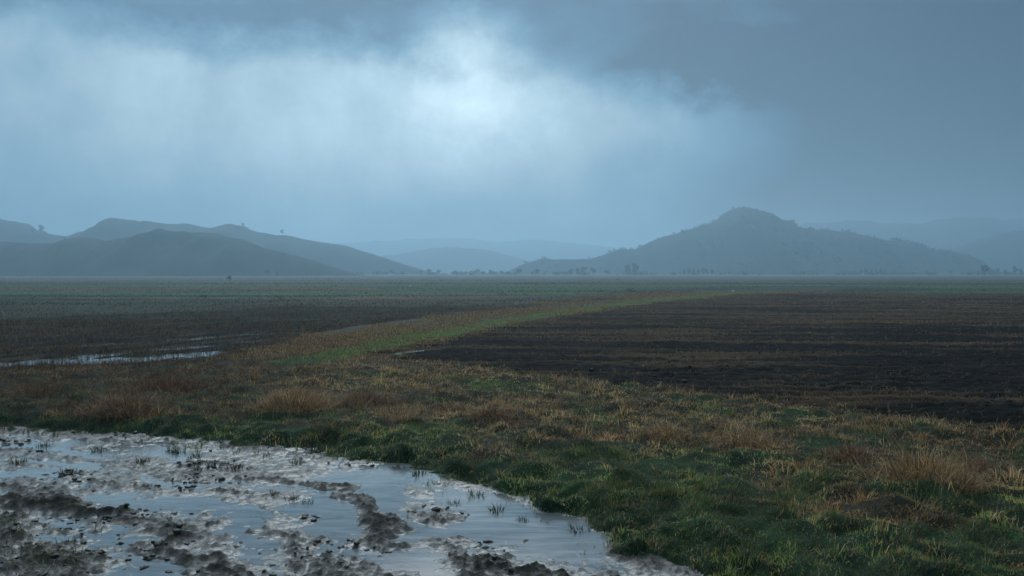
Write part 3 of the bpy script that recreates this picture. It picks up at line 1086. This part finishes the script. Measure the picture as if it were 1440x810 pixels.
# shrubs out on the fields
for px, py, hpx, wd, lab in ((888, 411, 6, 2.2, 'widest dark shrub in the green middle field'), (845, 411, 4, 1.6, 'small shrub left of the widest dark shrub'),
                             (1172, 403, 4, 1.5, 'dark dot of a shrub out beyond the ploughed field'), (870, 395, 3.5, 2.0, 'low shrub on the hazy brown strip before the tall pair of trees'),
                             (515, 414, 4, 1.5, 'small dark shrub at the edge of the left green field'), (392, 420, 4.5, 2.4, 'low wide shrub on the left green field'),
                             (286, 419, 5, 2.6, 'flat dark shrub on the far bank of the left green field')):
    x, y = gp(px, py)
    place_tree('shrub', len(lab) % 2, (x, y, -.03), hpx * y / FPX, lab, None, wd * .8)

# woods on the right hill: a mass nobody could count
mv, mf, mc, off = [], [], [], 0
xs0, xs1 = wp(MAIN[2][0], 0, 820)[0], wp(1395, 0, 820)[0]
nT = 4200
tx, ty = rng.uniform(xs0, xs1, nT), 823 - rng.random(nT) ** 1.0 * 190
hf = HILLS[-1][3]
tz = hf(tx, ty)
k = (tz > 4) & (fbm(tx, ty, 1 / 45, 3, 150) * 1.8 + .12 + .25 * sstep(8, 40, tz) > rng.random(nT) * .6)
tx, ty, tz = tx[k], ty[k], tz[k]
for i in range(len(tx)):
    h = rng.uniform(1.2, 2.8)
    q = rng.normal(size=(26, 3))
    q = q / np.linalg.norm(q, axis=1)[:, None] * (rng.random((26, 1)) ** .4)
    c = np.array([tx[i], ty[i], tz[i] + h * .5]) + q * np.array([h * .75, h * .75, h * .5])
    v, f = leaf_quads(c, h * .15)
    mv.append(v)
    mf.append(f + off)
    off += len(v)
    mc.append(np.repeat(pick(TREEC, 1).repeat(26, 0), 4, 0))
tag(mesh_np('hill_forest', np.concatenate(mv), [np.concatenate(mf)], M['leaf'], {'Col': np.concatenate(mc)}, smooth=False),
    'dense woodland covering the pointed right hill', 'woodland', kind='stuff')

# far treeline and hedge scrub at the end of the plain
mv, mf, mc, off = [], [], [], 0
for i in range(900):
    px = rng.uniform(500, 1460)
    Y = rng.uniform(580, 700)
    n_ = float(fbm(np.array([px * .02]), np.array([Y * .01]), 1.0, 2, 160)[0])
    if n_ + .25 < rng.random() * .6:
        continue
    x, _, _ = wp(px, 386, Y)
    h = rng.uniform(1.2, 3.2)
    q = rng.normal(size=(22, 3))
    q = q / np.linalg.norm(q, axis=1)[:, None] * (rng.random((22, 1)) ** .4)
    c = np.array([x, Y, land(x, Y) + h * .4]) + q * np.array([h * .9, h * .6, h * .5])
    v, f = leaf_quads(c, h * .17)
    mv.append(v)
    mf.append(f + off)
    off += len(v)
    mc.append(np.repeat(pick(TREEC, 1).repeat(22, 0), 4, 0))
tag(mesh_np('treeline', np.concatenate(mv), [np.concatenate(mf)], M['leaf'], {'Col': np.concatenate(mc)}, smooth=False),
    'low hazy scrub line along the far end of the plain', 'treeline', kind='stuff')

# pale stones far out in the fields
for px, py, wpx, lab in ((577, 403, 3.2, 'small pale stone in the hazy field before the left ridge'), (1031, 410, 3, 'pale stone on the bank beyond the ploughed field')):
    x, y = gp(px, py)
    s = wpx * y / FPX / 2
    v = IV * np.array([1.2, .9, .75]) * s * (1 + .35 * perlin(IV[:, 0] * 1.6 + px, IV[:, 1] * 1.6 + IV[:, 2], 5))[:, None]
    o = mesh_np('boulder', v, [IF], M['stone'])
    o.location = (x, y, s * .4)
    tag(o, lab, 'stone')

# ------------------------------------------------------------------ haze
HZ = dict(x0=-4500, x1=4500, y0=-260, y1=4750, z0=-5.0, z1=95.0)
hv = np.array([(x, y, z) for z in (HZ['z0'], HZ['z1']) for y in (HZ['y0'], HZ['y1']) for x in (HZ['x0'], HZ['x1'])], np.float32)
hf_ = np.array([(0, 2, 3, 1), (4, 5, 7, 6), (0, 1, 5, 4), (2, 6, 7, 3), (0, 4, 6, 2), (1, 3, 7, 5)])
hm = bpy.data.materials.new('haze_air')
hm.use_nodes = True
nt = hm.node_tree
nt.nodes.clear()
out = nt.nodes.new('ShaderNodeOutputMaterial')
pv = nt.nodes.new('ShaderNodeVolumePrincipled')
pv.inputs['Color'].default_value = (.57, .80, .96, 1)
pv.inputs['Density'].default_value = .00105
pv.inputs['Anisotropy'].default_value = .62
nt.links.new(pv.outputs[0], out.inputs['Volume'])
tag(mesh_np('haze', hv, [hf_], hm, smooth=False), 'rainy haze over the whole plain', 'haze', kind='stuff')

# ------------------------------------------------------------------ sky and sun
SUN_AZ, SUN_EL = R(-3), R(38)
w = bpy.data.worlds.new('World')
scn.world = w
w.use_nodes = True
nt = w.node_tree
N, L = nt.nodes, nt.links
bg = N['Background']
sky = N.new('ShaderNodeTexSky')
sky.sky_type = 'NISHITA'
sky.sun_disc = False
sky.sun_elevation = SUN_EL
sky.sun_rotation = SUN_AZ
tc = N.new('ShaderNodeTexCoord')
D = tc.outputs['Generated']
sx_ = N.new('ShaderNodeSeparateXYZ')
L.new(D, sx_.inputs[0])
DEG = 57.29578


def A(op, a, b=None, clamp=False):
    return mathn(nt, op, a, b, clamp)


def sky_noise(scale, detail, rough, sc=(1, 1, 1), off=(0, 0, 0)):
    mp = N.new('ShaderNodeMapping')
    mp.inputs['Scale'].default_value = sc
    mp.inputs['Location'].default_value = off
    L.new(D, mp.inputs[0])
    n = noise_n(nt, scale, detail, rough, mp.outputs[0])
    return A('SUBTRACT', n, .5)


az = A('MULTIPLY', A('ARCTAN2', sx_.outputs[0], sx_.outputs[1]), DEG)
el = A('MULTIPLY', A('ARCSINE', sx_.outputs[2]), DEG)
n1_ = sky_noise(5.0, 8, .6, (1, 1, 1.6))
n2_ = sky_noise(4.6, 8, .62, (1, 1, 1.5), (3.1, 1.7, .4))
n3_ = sky_noise(14, 5, .6, (1, 1, .45), (7, 2, 1))       # soft falling streaks
U = A('ADD', az, A('MULTIPLY', n1_, 8))
n5_ = sky_noise(17, 6, .65, (1, 1, 1.3), (4, 9, 2))
Vv = A('ADD', A('ADD', el, A('MULTIPLY', n2_, 7)), A('MULTIPLY', n5_, 3.2))


def blob(u0, v0, a, b, amp):
    p = A('POWER', A('DIVIDE', A('SUBTRACT', U, u0), a), 2)
    q = A('POWER', A('DIVIDE', A('SUBTRACT', Vv, v0), b), 2)
    return A('MULTIPLY', A('EXPONENT', A('MULTIPLY', A('ADD', p, q), -1)), amp)


lum = None
BASE = .45
BLOBS = [(-2.6, 11.8, 4.6, 3.4, .62), (-2.5, 8.0, 12, 4.5, .10), (-22, 10, 6.5, 3.0, .13), (-12, 9.5, 6, 3.55, .15), (10, 9.2, 8, 2.2, .17), (2.8, 15.0, 2.6, 1.7, .16), (8, 12.6, 6, 1.8, -.14),
         (-19, 7, 2.0, 6, -.10), (15, 13.0, 9, 3.4, -.42), (34, 8, 20, 15, -.72), (30, 2, 12, 5, -.2), (-5, .5, 60, 3.4, -.26), (-27, 2.5, 10, 4, -.12)]
lum = A('ADD', BASE, 0)
for b in BLOBS:
    lum = A('ADD', lum, blob(*b))
n4_ = sky_noise(10, 8, .62, (1, 1, 1.2), (2, 5, 3))
lum = A('MULTIPLY', lum, A('ADD', 1, A('ADD', A('MULTIPLY', n3_, .55), A('MULTIPLY', n4_, .85))))
# dark cloud deck above
edge = mrange(nt, Vv, 11.8, 15.4, 0, 1)
sm_ = A('MULTIPLY', A('MULTIPLY', edge, edge), A('SUBTRACT', 3, A('MULTIPLY', edge, 2)))
hole = A('SUBTRACT', 1, blob(-2.3, 14.6, 3.4, 2.6, .85), True)
deckf = A('MULTIPLY', sm_, hole)
deckL = A('ADD', A('SUBTRACT', .085, A('MULTIPLY', az, .0025)), A('MULTIPLY', n1_, .30))
lum = A('ADD', A('MULTIPLY', lum, A('SUBTRACT', 1, deckf)), A('MULTIPLY', deckL, deckf))
# above the view, an added unseen bright patch of sky lights ground and haze
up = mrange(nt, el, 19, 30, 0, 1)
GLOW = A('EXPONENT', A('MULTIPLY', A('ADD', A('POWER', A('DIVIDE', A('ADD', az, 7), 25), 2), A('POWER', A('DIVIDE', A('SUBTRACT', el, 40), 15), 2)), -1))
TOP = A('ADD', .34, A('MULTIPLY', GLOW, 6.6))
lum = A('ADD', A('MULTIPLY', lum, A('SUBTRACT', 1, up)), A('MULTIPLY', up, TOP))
lum = A('MAXIMUM', lum, .05)
cr = N.new('ShaderNodeValToRGB')
e = cr.color_ramp.elements
e[0].position, e[0].color = .08, (.17, .5, .92, 1)
e[1].position, e[1].color = .95, (.395, .5, .545, 1)
mid = e.new(.5)
mid.color = (.35, .5, .59, 1)
mid2 = e.new(.25)
mid2.color = (.245, .5, .74, 1)
L.new(lum, cr.inputs[0])
cl_ = N.new('ShaderNodeVectorMath')
cl_.operation = 'SCALE'
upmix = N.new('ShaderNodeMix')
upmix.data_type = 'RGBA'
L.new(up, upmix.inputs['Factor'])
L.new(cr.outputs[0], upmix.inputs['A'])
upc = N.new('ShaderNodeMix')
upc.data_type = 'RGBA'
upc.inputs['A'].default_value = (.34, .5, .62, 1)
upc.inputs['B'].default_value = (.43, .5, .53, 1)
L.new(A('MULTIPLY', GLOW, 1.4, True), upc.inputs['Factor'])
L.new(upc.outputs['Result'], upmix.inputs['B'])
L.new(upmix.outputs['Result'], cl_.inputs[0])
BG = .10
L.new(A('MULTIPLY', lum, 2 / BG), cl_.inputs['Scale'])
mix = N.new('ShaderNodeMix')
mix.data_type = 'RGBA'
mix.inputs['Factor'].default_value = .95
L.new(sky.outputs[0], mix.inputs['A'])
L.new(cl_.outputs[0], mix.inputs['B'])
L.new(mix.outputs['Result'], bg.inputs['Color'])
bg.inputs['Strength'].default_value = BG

sl = bpy.data.lights.new('sun', 'SUN')
sl.energy = .5
sl.angle = R(40)
sl.color = (1, .99, .96)
so = bpy.data.objects.new('sun', sl)
COL.objects.link(so)
from mathutils import Vector
sd_ = Vector((math.sin(SUN_AZ) * math.cos(SUN_EL), math.cos(SUN_AZ) * math.cos(SUN_EL), math.sin(SUN_EL)))
so.rotation_euler = (-sd_).to_track_quat('-Z', 'Y').to_euler()
so.location = (0, 100, 120)

# ------------------------------------------------------------------ render settings
vs = scn.view_settings
vs.view_transform = 'Standard'
vs.look = 'None'
vs.exposure = 0
vs.gamma = 1
scn.cycles.use_denoising = True
scn.cycles.max_bounces = 6
scn.cycles.diffuse_bounces = 2
scn.cycles.glossy_bounces = 2
scn.cycles.transmission_bounces = 2
scn.cycles.transparent_max_bounces = 4
scn.cycles.volume_bounces = 2
scn.cycles.caustics_reflective = False
scn.cycles.caustics_refractive = False
